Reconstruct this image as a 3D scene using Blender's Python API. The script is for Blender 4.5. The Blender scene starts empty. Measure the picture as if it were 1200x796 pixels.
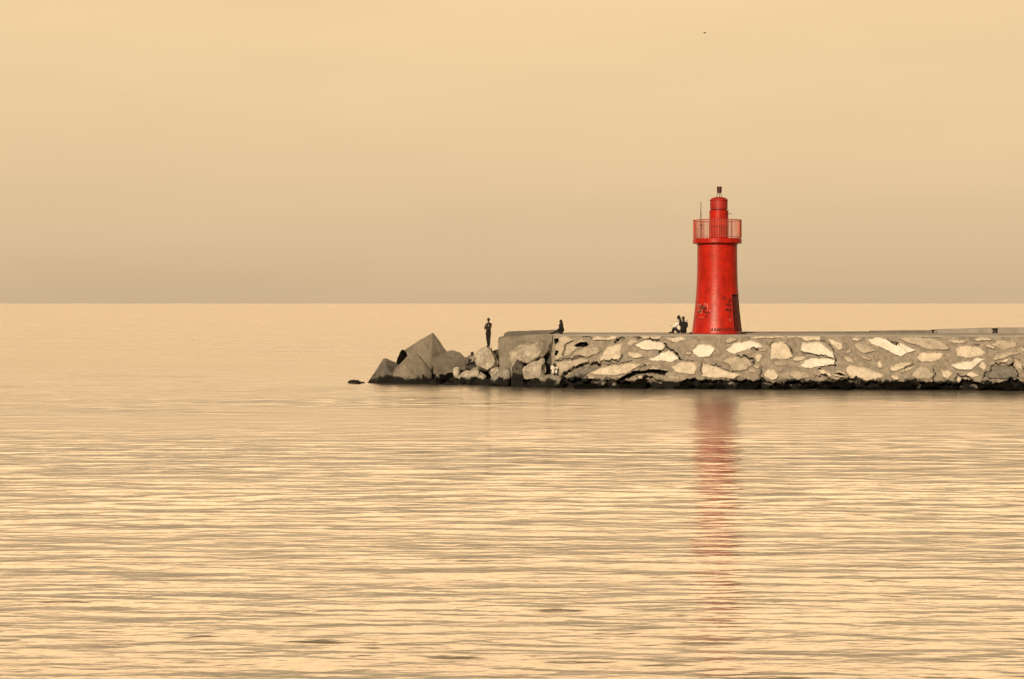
import bpy, bmesh, math, random
import numpy as np
from mathutils import Vector, Matrix, noise, geometry
random.seed(7); np.random.seed(7)
PI = math.pi
sc = bpy.context.scene
C = sc.collection
F, HC, HY = 1940.0, 5.15, 355.3        # focal length in px of a 1200 px wide frame, eye height, horizon row

def P(px, py, Y):
    return Vector(((px-600)*Y/F, Y, HC-(py-HY)*Y/F))

# ---------------------------------------------------------------- camera
cam = bpy.data.cameras.new('camera'); co = bpy.data.objects.new('camera', cam); C.objects.link(co)
co.location = (0, 0, HC); co.rotation_euler = (PI/2, 0, 0)
cam.sensor_width = 36; cam.lens = 36*F/1200; cam.shift_y = -(398-HY)/1200
cam.clip_start = 0.5; cam.clip_end = 60000
sc.camera = co
sc.view_settings.view_transform = 'Standard'; sc.view_settings.look = 'None'
sc.view_settings.exposure = 0; sc.view_settings.gamma = 1

# ---------------------------------------------------------------- light
S = Vector((-0.34, -0.87, 0.37)).normalized()
sun = bpy.data.lights.new('sun', 'SUN'); so = bpy.data.objects.new('sun', sun); C.objects.link(so)
so.rotation_euler = S.to_track_quat('Z', 'Y').to_euler()
sun.energy = 4.3; sun.angle = math.radians(4); sun.color = (1.0, 0.755, 0.49)

w = bpy.data.worlds.new('World'); sc.world = w; w.use_nodes = True
nt = w.node_tree; nt.nodes.clear(); N = nt.nodes.new; L = nt.links.new
out = N('ShaderNodeOutputWorld'); bg = N('ShaderNodeBackground'); L(bg.outputs[0], out.inputs[0])
bg.inputs[1].default_value = 0.1
sky = N('ShaderNodeTexSky'); sky.sky_type = 'NISHITA'; sky.sun_disc = False
sky.sun_elevation = math.asin(S.z); sky.sun_rotation = math.atan2(S.x, S.y)
sky.dust_density = 4.0
bw = N('ShaderNodeRGBToBW'); L(sky.outputs[0], bw.inputs[0])
tint = N('ShaderNodeMix'); tint.data_type = 'RGBA'; tint.blend_type = 'MULTIPLY'; tint.inputs[0].default_value = 1
L(bw.outputs[0], tint.inputs[6]); tint.inputs[7].default_value = (1.0, .76, .42, 1)
tc = N('ShaderNodeTexCoord'); sp = N('ShaderNodeSeparateXYZ'); L(tc.outputs['Generated'], sp.inputs[0])
ramp = N('ShaderNodeValToRGB'); L(sp.outputs[2], ramp.inputs[0])
SKY = [(0.0, (.645, .474, .286)), (.035, (.735, .535, .316)), (.09, (.845, .608, .350)), (.184, (.935, .665, .378)),
       (.194, (1.3, .88, .47)), (.222, (3.5, 2.27, 1.18)), (.44, (4.7, 3.06, 1.60)), (.56, (.80, .53, .28)), (1.0, (.22, .152, .085))]  # very bright band above the frame is added to light the water
els = ramp.color_ramp.elements
while len(els) < len(SKY): els.new(.5)
for e, (p, c) in zip(els, SKY): e.position = p; e.color = (*c, 1)
mp = N('ShaderNodeMapping'); L(tc.outputs['Generated'], mp.inputs[0]); mp.inputs['Scale'].default_value = (3, 3, 17)
nz = N('ShaderNodeTexNoise'); L(mp.outputs[0], nz.inputs[0]); nz.inputs['Scale'].default_value = 1.6; nz.inputs['Detail'].default_value = 5
mr = N('ShaderNodeMapRange'); L(nz.outputs[0], mr.inputs[0])
for i, v in enumerate((.3, .7, 9.7, 10.2)): mr.inputs[i+1].default_value = v
bk = N('ShaderNodeMapRange'); L(sp.outputs[1], bk.inputs[0])
for i, v in enumerate((.40, .90, .16, 1)): bk.inputs[i+1].default_value = v  # sky dimmed to the sides and behind the camera to cut fill
mm = N('ShaderNodeMath'); mm.operation = 'MULTIPLY'; L(mr.outputs[0], mm.inputs[0]); L(bk.outputs[0], mm.inputs[1])
vm = N('ShaderNodeVectorMath'); vm.operation = 'SCALE'; L(ramp.outputs[0], vm.inputs[0]); L(mm.outputs[0], vm.inputs['Scale'])
mx = N('ShaderNodeMix'); mx.data_type = 'RGBA'; mx.inputs[0].default_value = .06
L(vm.outputs[0], mx.inputs[6]); L(tint.outputs[2], mx.inputs[7]); L(mx.outputs[2], bg.inputs[0])

# ---------------------------------------------------------------- materials
def mat(name, col, rough=.8, var=.0, nscale=2.0, bump=.0, bscale=8.0, weed=None, speck=0, spec=.4, col2=None, coord='Object', metal=0):
    """procedural surface: base colour mottled by noise, dark pits, black weed under a wandering height"""
    m = bpy.data.materials.new(name); m.use_nodes = True
    t = m.node_tree; b = t.nodes['Principled BSDF']; n = t.nodes.new; l = t.links.new
    b.inputs['Roughness'].default_value = rough; b.inputs['Specular IOR Level'].default_value = spec
    b.inputs['Metallic'].default_value = metal
    g = n('ShaderNodeNewGeometry'); pos = g.outputs['Position']
    n1 = n('ShaderNodeTexNoise'); l(pos, n1.inputs[0]); n1.inputs['Scale'].default_value = nscale; n1.inputs['Detail'].default_value = 8; n1.inputs['Roughness'].default_value = .65
    r = n('ShaderNodeMapRange'); l(n1.outputs[0], r.inputs[0])
    for i, v in enumerate((.3, .7, 0, 1)): r.inputs[i+1].default_value = v
    c1 = n('ShaderNodeMix'); c1.data_type = 'RGBA'; l(r.outputs[0], c1.inputs[0])
    lo = col2 or tuple(c*(1-var) for c in col); hi = tuple(min(1, c*(1+var*.6)) for c in col)
    c1.inputs[6].default_value = (*lo, 1); c1.inputs[7].default_value = (*hi, 1)
    cur = c1.outputs[2]
    if speck:
        n2 = n('ShaderNodeTexNoise'); l(pos, n2.inputs[0]); n2.inputs['Scale'].default_value = 9; n2.inputs['Detail'].default_value = 3
        r2 = n('ShaderNodeMapRange'); l(n2.outputs[0], r2.inputs[0])
        for i, v in enumerate((.60, .68, 0, speck)): r2.inputs[i+1].default_value = v
        c2 = n('ShaderNodeMix'); c2.data_type = 'RGBA'; l(r2.outputs[0], c2.inputs[0]); l(cur, c2.inputs[6]); c2.inputs[7].default_value = (*[c*.22 for c in col], 1)
        cur = c2.outputs[2]
    if weed is not None:
        s = n('ShaderNodeSeparateXYZ'); l(pos, s.inputs[0])
        n3 = n('ShaderNodeTexNoise'); l(pos, n3.inputs[0]); n3.inputs['Scale'].default_value = 1.3; n3.inputs['Detail'].default_value = 6; n3.inputs['Roughness'].default_value = .7
        a = n('ShaderNodeMath'); a.operation = 'MULTIPLY_ADD'; l(n3.outputs[0], a.inputs[0]); a.inputs[1].default_value = -1.5; l(s.outputs[2], a.inputs[2])
        r3 = n('ShaderNodeMapRange'); l(a.outputs[0], r3.inputs[0])
        for i, v in enumerate((weed-.82, weed-.66, 1, 0)): r3.inputs[i+1].default_value = v
        c3 = n('ShaderNodeMix'); c3.data_type = 'RGBA'; l(r3.outputs[0], c3.inputs[0]); l(cur, c3.inputs[6]); c3.inputs[7].default_value = (.004, .0038, .003, 1)
        cur = c3.outputs[2]
    l(cur, b.inputs['Base Color'])
    if bump:
        n4 = n('ShaderNodeTexNoise'); l(pos, n4.inputs[0]); n4.inputs['Scale'].default_value = bscale; n4.inputs['Detail'].default_value = 8; n4.inputs['Roughness'].default_value = .7
        bp = n('ShaderNodeBump'); l(n4.outputs[0], bp.inputs['Height']); bp.inputs['Strength'].default_value = 1; bp.inputs['Distance'].default_value = bump
        l(bp.outputs[0], b.inputs['Normal'])
    return m

M = dict(
    mortar=mat('mortar', (.33, .300, .255), .9, .42, 2.8, .10, 9, weed=.55, speck=.55),
    stone_bright=mat('stone_bright', (.72, .70, .64), .8, .18, 2.5, .035, 6, weed=.50, speck=.22),
    stone_pale=mat('stone_pale', (.60, .55, .465), .85, .28, 2.5, .045, 6, weed=.54, speck=.5),
    stone_mid=mat('stone_mid', (.44, .40, .335), .85, .32, 2.2, .045, 6, weed=.56, speck=.6),
    stone_dull=mat('stone_dull', (.19, .185, .17), .9, .45, 2.2, .06, 6, weed=.65, speck=.7),
    joint_shade=mat('joint_shade', (.010, .009, .007), .95, .4, spec=.1),  # near-black colour paints the shade inside cracks and holes of the wall
    block=mat('block', (.235, .217, .185), .92, .38, 1.3, .05, 9, weed=.42, speck=.7),
    block_dark=mat('block_dark', (.15, .145, .13), .92, .35, .9, .03, 12, weed=.45, speck=.5),
    boulder=mat('boulder', (.50, .465, .40), .88, .5, 1.7, .11, 5, weed=.42, speck=.75),
    boulder_mid=mat('boulder_mid', (.28, .27, .245), .88, .5, 1.5, .07, 5, weed=.42, speck=.6),
    weedy=mat('weedy', (.10, .095, .08), .8, .7, 3, .10, 6, weed=.80, speck=.5),  # weedy rock, also used for the dark fillers of the cleft shadow
    black=mat('black_weed_and_shade', (.007, .0065, .0055), .95, .6, 4, .08, 7, spec=.02),  # weed on the rubble, and painted shade in gaps of the block pile
    deck=mat('deck', (.30, .29, .27), .9, .25, 1.2, .02, 8, speck=.3),
    kerb=mat('kerb', (.17, .165, .155), .9, .35, 1.5, .02, 8, speck=.4),
    red=mat('red_paint', (.48, .018, .007), .33, .16, 2.2, .012, 5, speck=.10, spec=.35, col2=(.32, .009, .005)),
    red_dull=mat('red_paint_dull', (.36, .020, .016), .5, .35, 3, .01, 6, speck=.3),
    red_door=mat('red_door', (.12, .006, .006), .6, .5, 5, .01, 8, speck=.6),
    red_rail=mat('red_rail', (.42, .05, .04), .6, .2, 3),
    rail_pale=mat('rail_pale', (.52, .15, .11), .6, .2, 3),
    maroon=mat('maroon', (.065, .012, .011), .5, .2, 3),
    ink=mat('ink', (.02, .008, .008), .7, .3), chalk=mat('chalk', (.62, .30, .25), .8, .3),
    steel=mat('steel', (.05, .045, .04), .5, .3, metal=.3),
    skin=mat('skin', (.06, .042, .03), .7, .1, spec=.2), hair=mat('hair', (.010, .008, .007), .6, .4, 20),
    black_cloth=mat('black_cloth', (.010, .010, .010), .9, .4, 8), dark_cloth=mat('dark_cloth', (.018, .018, .02), .9, .4, 8),
    white_cloth=mat('white_cloth', (.72, .70, .66), .85, .12, 8, .01, 14), pale_cloth=mat('pale_cloth', (.28, .26, .23), .85, .2, 8, .01, 14),
    feather=mat('feather', (.05, .045, .04), .8, .3),
    eye=mat('eye', (.01, .01, .01), .3),
)

_t = M['red'].node_tree; _b = _t.nodes['Principled BSDF']; _src = _b.inputs['Base Color'].links[0].from_socket      # sun-faded streaks and rust runs
_g = _t.nodes.new('ShaderNodeNewGeometry'); _m = _t.nodes.new('ShaderNodeMapping'); _m.inputs['Scale'].default_value = (5, 5, .55); _t.links.new(_g.outputs['Position'], _m.inputs[0])
_n = _t.nodes.new('ShaderNodeTexNoise'); _n.inputs['Scale'].default_value = 1; _n.inputs['Detail'].default_value = 6; _t.links.new(_m.outputs[0], _n.inputs[0])
_r = _t.nodes.new('ShaderNodeMapRange'); _t.links.new(_n.outputs[0], _r.inputs[0])
for _i, _v in enumerate((.50, .72, 0, .55)): _r.inputs[_i+1].default_value = _v
_x = _t.nodes.new('ShaderNodeMix'); _x.data_type = 'RGBA'; _t.links.new(_r.outputs[0], _x.inputs[0]); _t.links.new(_src, _x.inputs[6]); _x.inputs[7].default_value = (.20, .010, .006, 1)
_t.links.new(_x.outputs[2], _b.inputs['Base Color'])

# ---------------------------------------------------------------- helpers
def tag(o, label, cat, group=None, kind=None):
    if label: o['label'] = label
    if cat: o['category'] = cat
    if group: o['group'] = group
    if kind: o['kind'] = kind
    return o
def link(name, me, m=None, parent=None, loc=None, smooth=False):
    o = bpy.data.objects.new(name, me); C.objects.link(o)
    if m: me.materials.clear(); me.materials.append(m)
    if parent: o.parent = parent
    if loc is not None: o.location = loc
    if smooth: me.polygons.foreach_set('use_smooth', [True]*len(me.polygons))
    return o
def empty(name, loc, rz=0):
    o = bpy.data.objects.new(name, None); C.objects.link(o); o.location = loc; o.rotation_euler.z = rz; o.empty_display_size = .3
    return o
def bm_obj(name, bm, m, parent=None, loc=None, smooth=False):
    me = bpy.data.meshes.new(name); bm.normal_update(); bm.to_mesh(me); bm.free()
    return link(name, me, m, parent, loc, smooth)
def box(bm, c, s, rz=0, bev=0):
    r = bmesh.ops.create_cube(bm, size=1); v = r['verts']
    bmesh.ops.scale(bm, vec=s, verts=v); bmesh.ops.rotate(bm, cent=(0,0,0), matrix=Matrix.Rotation(rz, 3, 'Z'), verts=v)
    bmesh.ops.translate(bm, vec=c, verts=v)
    if bev:
        es = list({e for x in v for e in x.link_edges}); bmesh.ops.bevel(bm, geom=es, offset=bev, segments=2, affect='EDGES', profile=.6)
def tube(bm, a, b, r1, r2=None, seg=10):
    a, b = Vector(a), Vector(b); d = b-a; r2 = r1 if r2 is None else r2
    mtx = Matrix.Translation((a+b)/2) @ d.to_track_quat('Z', 'Y').to_matrix().to_4x4()
    bmesh.ops.create_cone(bm, cap_ends=True, segments=seg, radius1=r1, radius2=r2, depth=d.length, matrix=mtx)
def lathe(bm, prof, seg=64, c=(0,0), cap=True):
    rings = []
    for r, z in prof:
        rings.append([bm.verts.new((c[0]+r*math.cos(2*PI*i/seg), c[1]+r*math.sin(2*PI*i/seg), z)) for i in range(seg)])
    for a, b in zip(rings, rings[1:]):
        for i in range(seg):
            j = (i+1) % seg; bm.faces.new((a[i], a[j], b[j], b[i]))
    if cap:
        bm.faces.new(rings[0][::-1]); bm.faces.new(rings[-1])
def refine(bm, maxlen):
    for _ in range(6):
        bmesh.ops.triangulate(bm, faces=bm.faces[:])
        es = [e for e in bm.edges if e.calc_length() > maxlen]
        if not es: break
        bmesh.ops.subdivide_edges(bm, edges=es, cuts=1, use_grid_fill=False)
def rough_up(bm, amp, scale, seed, facet=0.0):
    bm.normal_update(); off = Vector((seed*3.7, seed*1.3, seed*5.1)); mv = []
    for v in bm.verts:
        p = v.co*scale+off
        d = noise.fractal(p, .9, 2.1, 5)*amp
        if facet:
            dist, _ = noise.voronoi(v.co*scale*.55+off)
            d -= facet*max(0, .28-(dist[1]-dist[0]))       # open cracks between facets
        mv.append(v.co+v.normal*d)
    for v, p in zip(bm.verts, mv): v.co = p

def hull_rock(name, pts, m, label, cat='rock', seed=1, bev=.025, amp=.10, scale=1.3, facet=.42, res=.10, group=None, smooth=True):
    """pts: world points; the convex solid through them, chamfered, weathered"""
    ctr = sum(pts, Vector())/len(pts)
    bm = bmesh.new(); [bm.verts.new(p-ctr) for p in pts]
    r = bmesh.ops.convex_hull(bm, input=bm.verts[:])
    bmesh.ops.delete(bm, geom=[g for g in set(r['geom_interior']+r['geom_unused']) if isinstance(g, bmesh.types.BMVert)], context='VERTS')
    bmesh.ops.dissolve_limit(bm, angle_limit=.12, verts=bm.verts[:], edges=bm.edges[:])
    if bev:
        bmesh.ops.bevel(bm, geom=bm.edges[:], offset=bev, segments=2, affect='EDGES', profile=.5, clamp_overlap=True)
    refine(bm, res)
    bmesh.ops.remove_doubles(bm, verts=bm.verts[:], dist=.004)
    rough_up(bm, amp, scale, seed, facet)
    if name == 'boulder' and smooth: smooth = False
    o = bm_obj(name, bm, m, None, ctr, smooth)
    tag(o, label, cat, group)
    return o
def outline_rock(name, outl, Yc, depth, m, label, seed=1, shrink=.62, lift=-.12, **k):
    """a boulder whose widest section is the outline, bulging towards and away from the camera"""
    rnd = random.Random(seed)
    cx = sum(p[0] for p in outl)/len(outl); cy = sum(p[1] for p in outl)/len(outl)
    outl = [(cx+(x-cx)*1.04, cy+(y-cy)*1.04) for x, y in outl]
    pts = [P(x, y, Yc+rnd.uniform(-.12, .12)*depth) for x, y in outl]
    for sgn in (-1, 1):
        for x, y in outl:
            s = shrink*rnd.uniform(.8, 1.12)
            yy = cy+(y-cy)*s
            if y > cy and sgn < 0: yy = cy+(y-cy)*max(s, .9)
            pts.append(P(cx+(x-cx)*s, yy, Yc+sgn*depth*.5*rnd.uniform(.75, 1.05)))
    return hull_rock(name, pts, m, label, seed=seed, **k)

# ---------------------------------------------------------------- sea
def build_sea():
    ys = [-400, -200, -80, -20, 5]
    y = 14.0
    while y < 128: ys.append(y); y += .055+.0011*max(0, y-20)
    st = .2
    while y < 22000: ys.append(y); st *= 1.06; y += st
    xs = list(np.arange(-46, 46.01, .26)); st = .3; x = 46
    while x < 20000: st *= 1.25; x += st; xs.append(x); xs.insert(0, -x)
    xs = np.array(xs); ys = np.array(ys); X, Y = np.meshgrid(xs, ys)
    rs = np.random.RandomState(11); Hh = np.zeros_like(X)
    def waves(n, l0, l1, slope, spread, base):
        h = np.zeros_like(X)
        for i in range(n):
            lam = l0*(l1/l0)**rs.rand(); k = 2*PI/lam; th = base+rs.randn()*spread
            # crests run along X, waves travel along Y
            h += (slope*math.sqrt(2.0/n)/k)*np.sin(k*(np.sin(th)*X+np.cos(th)*Y)+rs.rand()*2*PI)
        return h
    tiny = waves(40, .24, .5, 1, .16, .05)*.058*np.clip((46-Y)/14, 0, 1); small = waves(46, .45, 1.1, 1, .18, .05); mid = waves(34, 1.1, 3.2, 1, .13, .04); big = waves(14, 4, 11, 1, .12, .03)
    patch = np.clip(.5+.9*waves(10, 9, 40, .22, .35, 0)*.35, 0, 1)
    patch2 = np.clip(.5+.5*np.sin(Y*.9+2*np.sin(X*.05+1)+3*np.sin(Y*.23+X*.02)), 0, 1)
    edge = 63+1.6*np.sin(X*.07)+.9*np.sin(X*.19+1)
    near = 1/(1+np.exp((Y-edge)/1.2))
    a_s = (.030+.038*patch)*(.5+.5*near); a_m = (.012+.010*near)*(.6+.6*patch2); a_b = .004
    Hh = tiny+small*a_s+mid*a_m+big*a_b
    fade = np.clip((130-Y)/30, 0, 1)*np.clip((62-np.abs(X))/14, 0, 1)*np.clip((Y-12)/4, 0, 1)
    Hh *= fade
    n, m_ = X.shape
    co_ = np.stack([X, Y, Hh], -1).reshape(-1, 3).astype(np.float32)
    idx = np.arange(n*m_).reshape(n, m_)
    q = np.stack([idx[:-1, :-1], idx[:-1, 1:], idx[1:, 1:], idx[1:, :-1]], -1).reshape(-1, 4)
    me = bpy.data.meshes.new('sea')
    me.vertices.add(len(co_)); me.vertices.foreach_set('co', co_.ravel())
    me.loops.add(q.size); me.loops.foreach_set('vertex_index', q.ravel().astype(np.int32))
    me.polygons.add(len(q)); me.polygons.foreach_set('loop_start', np.arange(0, q.size, 4, dtype=np.int32))
    me.polygons.foreach_set('use_smooth', np.ones(len(q), bool)); me.update(calc_edges=True)
    m = bpy.data.materials.new('sea_water'); m.use_nodes = True; t = m.node_tree; b = t.nodes['Principled BSDF']; n = t.nodes.new; l = t.links.new
    b.inputs['Base Color'].default_value = (.15, .138, .115, 1); b.inputs['IOR'].default_value = 1.7
    b.inputs['Anisotropic'].default_value = .9          # wavelets run in long crests along X
    tv = n('ShaderNodeCombineXYZ'); tv.inputs[1].default_value = 1; l(tv.outputs[0], b.inputs['Tangent'])
    g0 = n('ShaderNodeNewGeometry'); s0 = n('ShaderNodeSeparateXYZ'); l(g0.outputs['Position'], s0.inputs[0])
    rg = n('ShaderNodeMapRange'); l(s0.outputs[1], rg.inputs[0])          # open water beyond the breakwater is ruffled by the wind
    rg.interpolation_type = 'SMOOTHSTEP'
    for i_, v_ in enumerate((54, 72, .11, .19)): rg.inputs[i_+1].default_value = v_
    rg2 = n('ShaderNodeMapRange'); l(s0.outputs[1], rg2.inputs[0])
    for i_, v_ in enumerate((92, 125, 0, .135)): rg2.inputs[i_+1].default_value = v_
    ad = n('ShaderNodeMath'); l(rg.outputs[0], ad.inputs[0]); l(rg2.outputs[0], ad.inputs[1]); rg = ad
    an = n('ShaderNodeMapRange'); l(s0.outputs[1], an.inputs[0])
    for i_, v_ in enumerate((80, 120, .75, 0)): an.inputs[i_+1].default_value = v_
    l(an.outputs[0], b.inputs['Anisotropic'])
    mq = n('ShaderNodeMapping'); l(g0.outputs['Position'], mq.inputs[0]); mq.inputs['Scale'].default_value = (.03, .10, 1)
    nq = n('ShaderNodeTexNoise'); l(mq.outputs[0], nq.inputs[0]); nq.inputs['Scale'].default_value = 1; nq.inputs['Detail'].default_value = 8; nq.inputs['Roughness'].default_value = .75
    rq = n('ShaderNodeMapRange'); l(nq.outputs[0], rq.inputs[0])
    for i_, v_ in enumerate((.32, .5, .45, 1.05)): rq.inputs[i_+1].default_value = v_
    ml = n('ShaderNodeMath'); ml.operation = 'MULTIPLY'; l(rg.outputs[0], ml.inputs[0]); l(rq.outputs[0], ml.inputs[1]); l(ml.outputs[0], b.inputs['Roughness'])
    g = n('ShaderNodeNewGeometry')
    def bump(scale, dist, prev=None, mapping=(1, 1, 1), det=4):
        mp = n('ShaderNodeMapping'); l(g.outputs['Position'], mp.inputs[0]); mp.inputs['Scale'].default_value = mapping
        z = n('ShaderNodeTexNoise'); l(mp.outputs[0], z.inputs[0]); z.inputs['Scale'].default_value = scale; z.inputs['Detail'].default_value = det
        bp = n('ShaderNodeBump'); l(z.outputs[0], bp.inputs['Height']); bp.inputs['Strength'].default_value = 1; bp.inputs['Distance'].default_value = dist
        if prev: l(prev.outputs[0], bp.inputs['Normal'])
        return bp
    b1 = bump(1.0, .10, None, (.35, 1, 1)); b2 = bump(5, .012, b1, (.4, 1, 1)); l(b2.outputs[0], b.inputs['Normal'])
    o = link('sea', me, m); tag(o, None, None, kind='structure'); o['label'] = 'calm sea with fine ripples reaching the horizon'
build_sea()

# ---------------------------------------------------------------- breakwater
A = Vector((2.35, 100.25, 0)); B = Vector((30.1, 97.3, 0)); dj = (B-A).normalized(); nj = Vector((-dj.y, dj.x, 0))   # along, back
BAT, TOPZ, DECK = 1.7, 3.16, 3.24
LEN = 46.0
def face_uv(px, py):
    """where the sight line through a pixel meets the battered face -> (metres along, height)"""
    d = Vector(((px-600)/F, 1, -(py-HY)/F)); o = Vector((0, 0, HC))
    n = dj.cross(nj*BAT+Vector((0, 0, TOPZ))).normalized()
    t = (A-o).dot(n)/d.dot(n); p = o+d*t
    return (p-A).dot(dj), p.z
ST = [  # tone, outline in photo pixels
 ('m',[(663.6,405),(673,398.6),(682,397),(687,400),(689,404),(678,409),(665,417.7),(660.6,416.7)]),
 ('m',[(673,413),(688,407),(700,406),(703,411),(700,415),(690,419),(680,417),(671,418.5)]),
 ('p',[(703.3,418),(712.4,407),(720.4,404),(728.5,404),(727.4,415),(726.4,421),(716.4,422),(704.3,423)]),
 ('p',[(694,397),(698,395),(708.3,395),(720.4,394),(725,395),(722.4,398),(704.3,399.4),(696,398.6)]),
 ('m',[(651,425),(673,421.4),(683,419.5),(690,421),(690.3,425),(673,430),(663,438),(659,438),(654,432)]),
 ('m',[(650,395),(664,394),(672,398),(663,404.5),(659,417),(664,418.7),(651,422.5),(650,413),(651,401)]),
 ('p',[(691.3,437),(704.3,431),(714.4,428.5),(740,425.5),(753,426.5),(746,431),(735,438),(722,440),(707,440),(697,439)]),
 ('b',[(745,404.6),(752,399.6),(763,399),(776,401.2),(780,404),(778,408.6),(773,410.6),(753,410),(747,407)]),
 ('b',[(772,414.7),(784,411),(793,417),(797,421),(786,424),(759,422),(763,419.7),(771,417.7)]),
 ('p',[(735,415),(738,412),(752,415),(754.6,419),(742,420)]),
 ('m',[(735,402),(741,397),(746,399),(750,401),(739,405)]),
 ('p',[(750,394),(774,394),(775,397),(755,397.6)]),
 ('p',[(778,396),(792,395),(804,395),(804,399),(791,401.6),(783,398.4)]),
 ('p',[(786,430),(800,424),(812.4,424.5),(816.4,431),(815.4,438),(806.4,439),(792,436)]),
 ('b',[(810.4,411),(817.4,404.5),(833,403.6),(839,409),(831,418.7),(820,418.7),(813,415)]),
 ('p',[(822.5,425.5),(826,425),(840,430),(860,437),(870,440),(860,444),(822,442)]),
 ('b',[(850,410),(859,404),(865,401.6),(880,399.6),(889,402),(894,406),(886,408),(876,409.5),(861,415.2),(853,412)]),
 ('m',[(845,423),(857,418),(863,417.5),(877,419.5),(883,428),(876,433),(860,436),(853,427)]),
 ('p',[(884,418),(890,415),(894,417),(890,425),(886,424)]),
 ('p',[(902,409),(905,402),(916,400),(922,404),(928,413),(930,419),(920,421),(903,421)]),
 ('p',[(895,439),(899.5,433),(907.5,433),(913.5,440),(910.5,445),(903.5,446.5),(897.5,442)]),
 ('p',[(923,394),(935,393),(963,393),(961,399),(943,399),(940,396.5),(925,396)]),
 ('p',[(880,395),(890,393.5),(918,394),(920,396),(884,397)]),
 ('b',[(937,410),(941,401.6),(962,401.6),(969,408),(978,414),(977.5,420),(964,416.5),(939,412.7)]),
 ('b',[(937,429),(944,422.5),(955,420),(978,421.7),(979.5,427),(964,429),(952,431.8),(942,431)]),
 ('p',[(970,399),(976,398),(987.5,402),(988.5,409),(981.5,411.5),(974.5,404)]),
 ('m',[(919,439),(930,435),(948,437),(951,442),(934,447),(928,442)]),
 ('p',[(990,432),(995.5,428.5),(1003,428.5),(1013,431),(1028,436),(1035,439),(1031,446),(1015,446.5),(998,444),(992,437)]),
 ('p',[(976,440),(983,434),(990,436.5),(993,441.5),(986,443.5)]),
 ('p',[(958,434.5),(966,433),(973,437),(974,441),(962,439)]),
 ('b',[(1017,398.6),(1025,395.5),(1040,398.6),(1050,404),(1056,403),(1074,410),(1062,415),(1057,418),(1047,415),(1031,406),(1022,403)]),
 ('m',[(1052,396.5),(1058,394.5),(1080,395),(1100,398),(1108,402),(1114,408),(1104,411),(1085,409),(1075,405),(1060,400)]),
 ('p',[(1073.5,419),(1078,414),(1097,413.6),(1105,415),(1104,420),(1092,424.6),(1080,423.7)]),
 ('p',[(1041.7,434),(1044,429),(1060,424),(1070,425),(1063,429),(1056,433.4),(1049,435)]),
 ('p',[(1052,437),(1064,430.8),(1070,429),(1068,432),(1060,436.5)]),
 ('m',[(1068,440),(1072,434),(1080,429),(1089,431),(1094.5,438),(1090,444),(1076,444)]),
 ('p',[(998,396),(1003,394.8),(1011,397.5),(1007,399.5),(999,399)]),
 ('m',[(1000,404),(1006,401),(1020,406),(1028,412),(1012,414),(1006,411)]),
 ('p',[(1120,410),(1125.6,405),(1147,406),(1154.5,413.5),(1150,418),(1132,419.5),(1121,418)]),
 ('b',[(1113,429),(1121,425),(1135,424),(1145,420),(1155,421.5),(1143,428.5),(1139.5,434),(1121,433)]),
 ('m',[(1161,404),(1169.5,398),(1192,400.6),(1191,406),(1177,411)]),
 ('m',[(1162,421),(1168,415),(1193,412),(1196,413.5),(1177,420),(1166,423)]),
 ('p',[(1110,400),(1121,398),(1132,400),(1129,402),(1116,402)]),
 ('p',[(1104,435),(1111,434),(1116,438),(1111,444.5),(1105,442)]),
 ('p',[(1122,441),(1138.5,445),(1139.5,450),(1121,449)]),
 ('d',[(1154.5,439),(1164,428.5),(1183,429.5),(1190,435),(1191,443),(1160,444.5)]),
 ('m',[(1187.6,421.5),(1195,423),(1205,430),(1200,436),(1190,430)]),
 ('p',[(1140,397),(1150,395.5),(1163,396),(1160,399),(1146,400)]),
 ('m',[(718,442),(730,440.5),(738,441),(735,446),(722,446)]),
 ('d',[(664,443),(676,434),(690,430),(700,431),(688,439),(678,444)]),
 ('p',[(1206,404),(1222,399),(1240,402),(1236,411),(1215,412)]),
 ('b',[(1215,420),(1236,417),(1258,424),(1240,430),(1220,428)]),
 ('m',[(1246,402),(1275,400),(1290,408),(1270,414),(1250,411)]),
 ('p',[(1266,424),(1290,418),(1310,427),(1296,436),(1270,434)]),
 ('m',[(1212,436),(1236,434),(1250,441),(1230,446),(1214,444)]),
]
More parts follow.
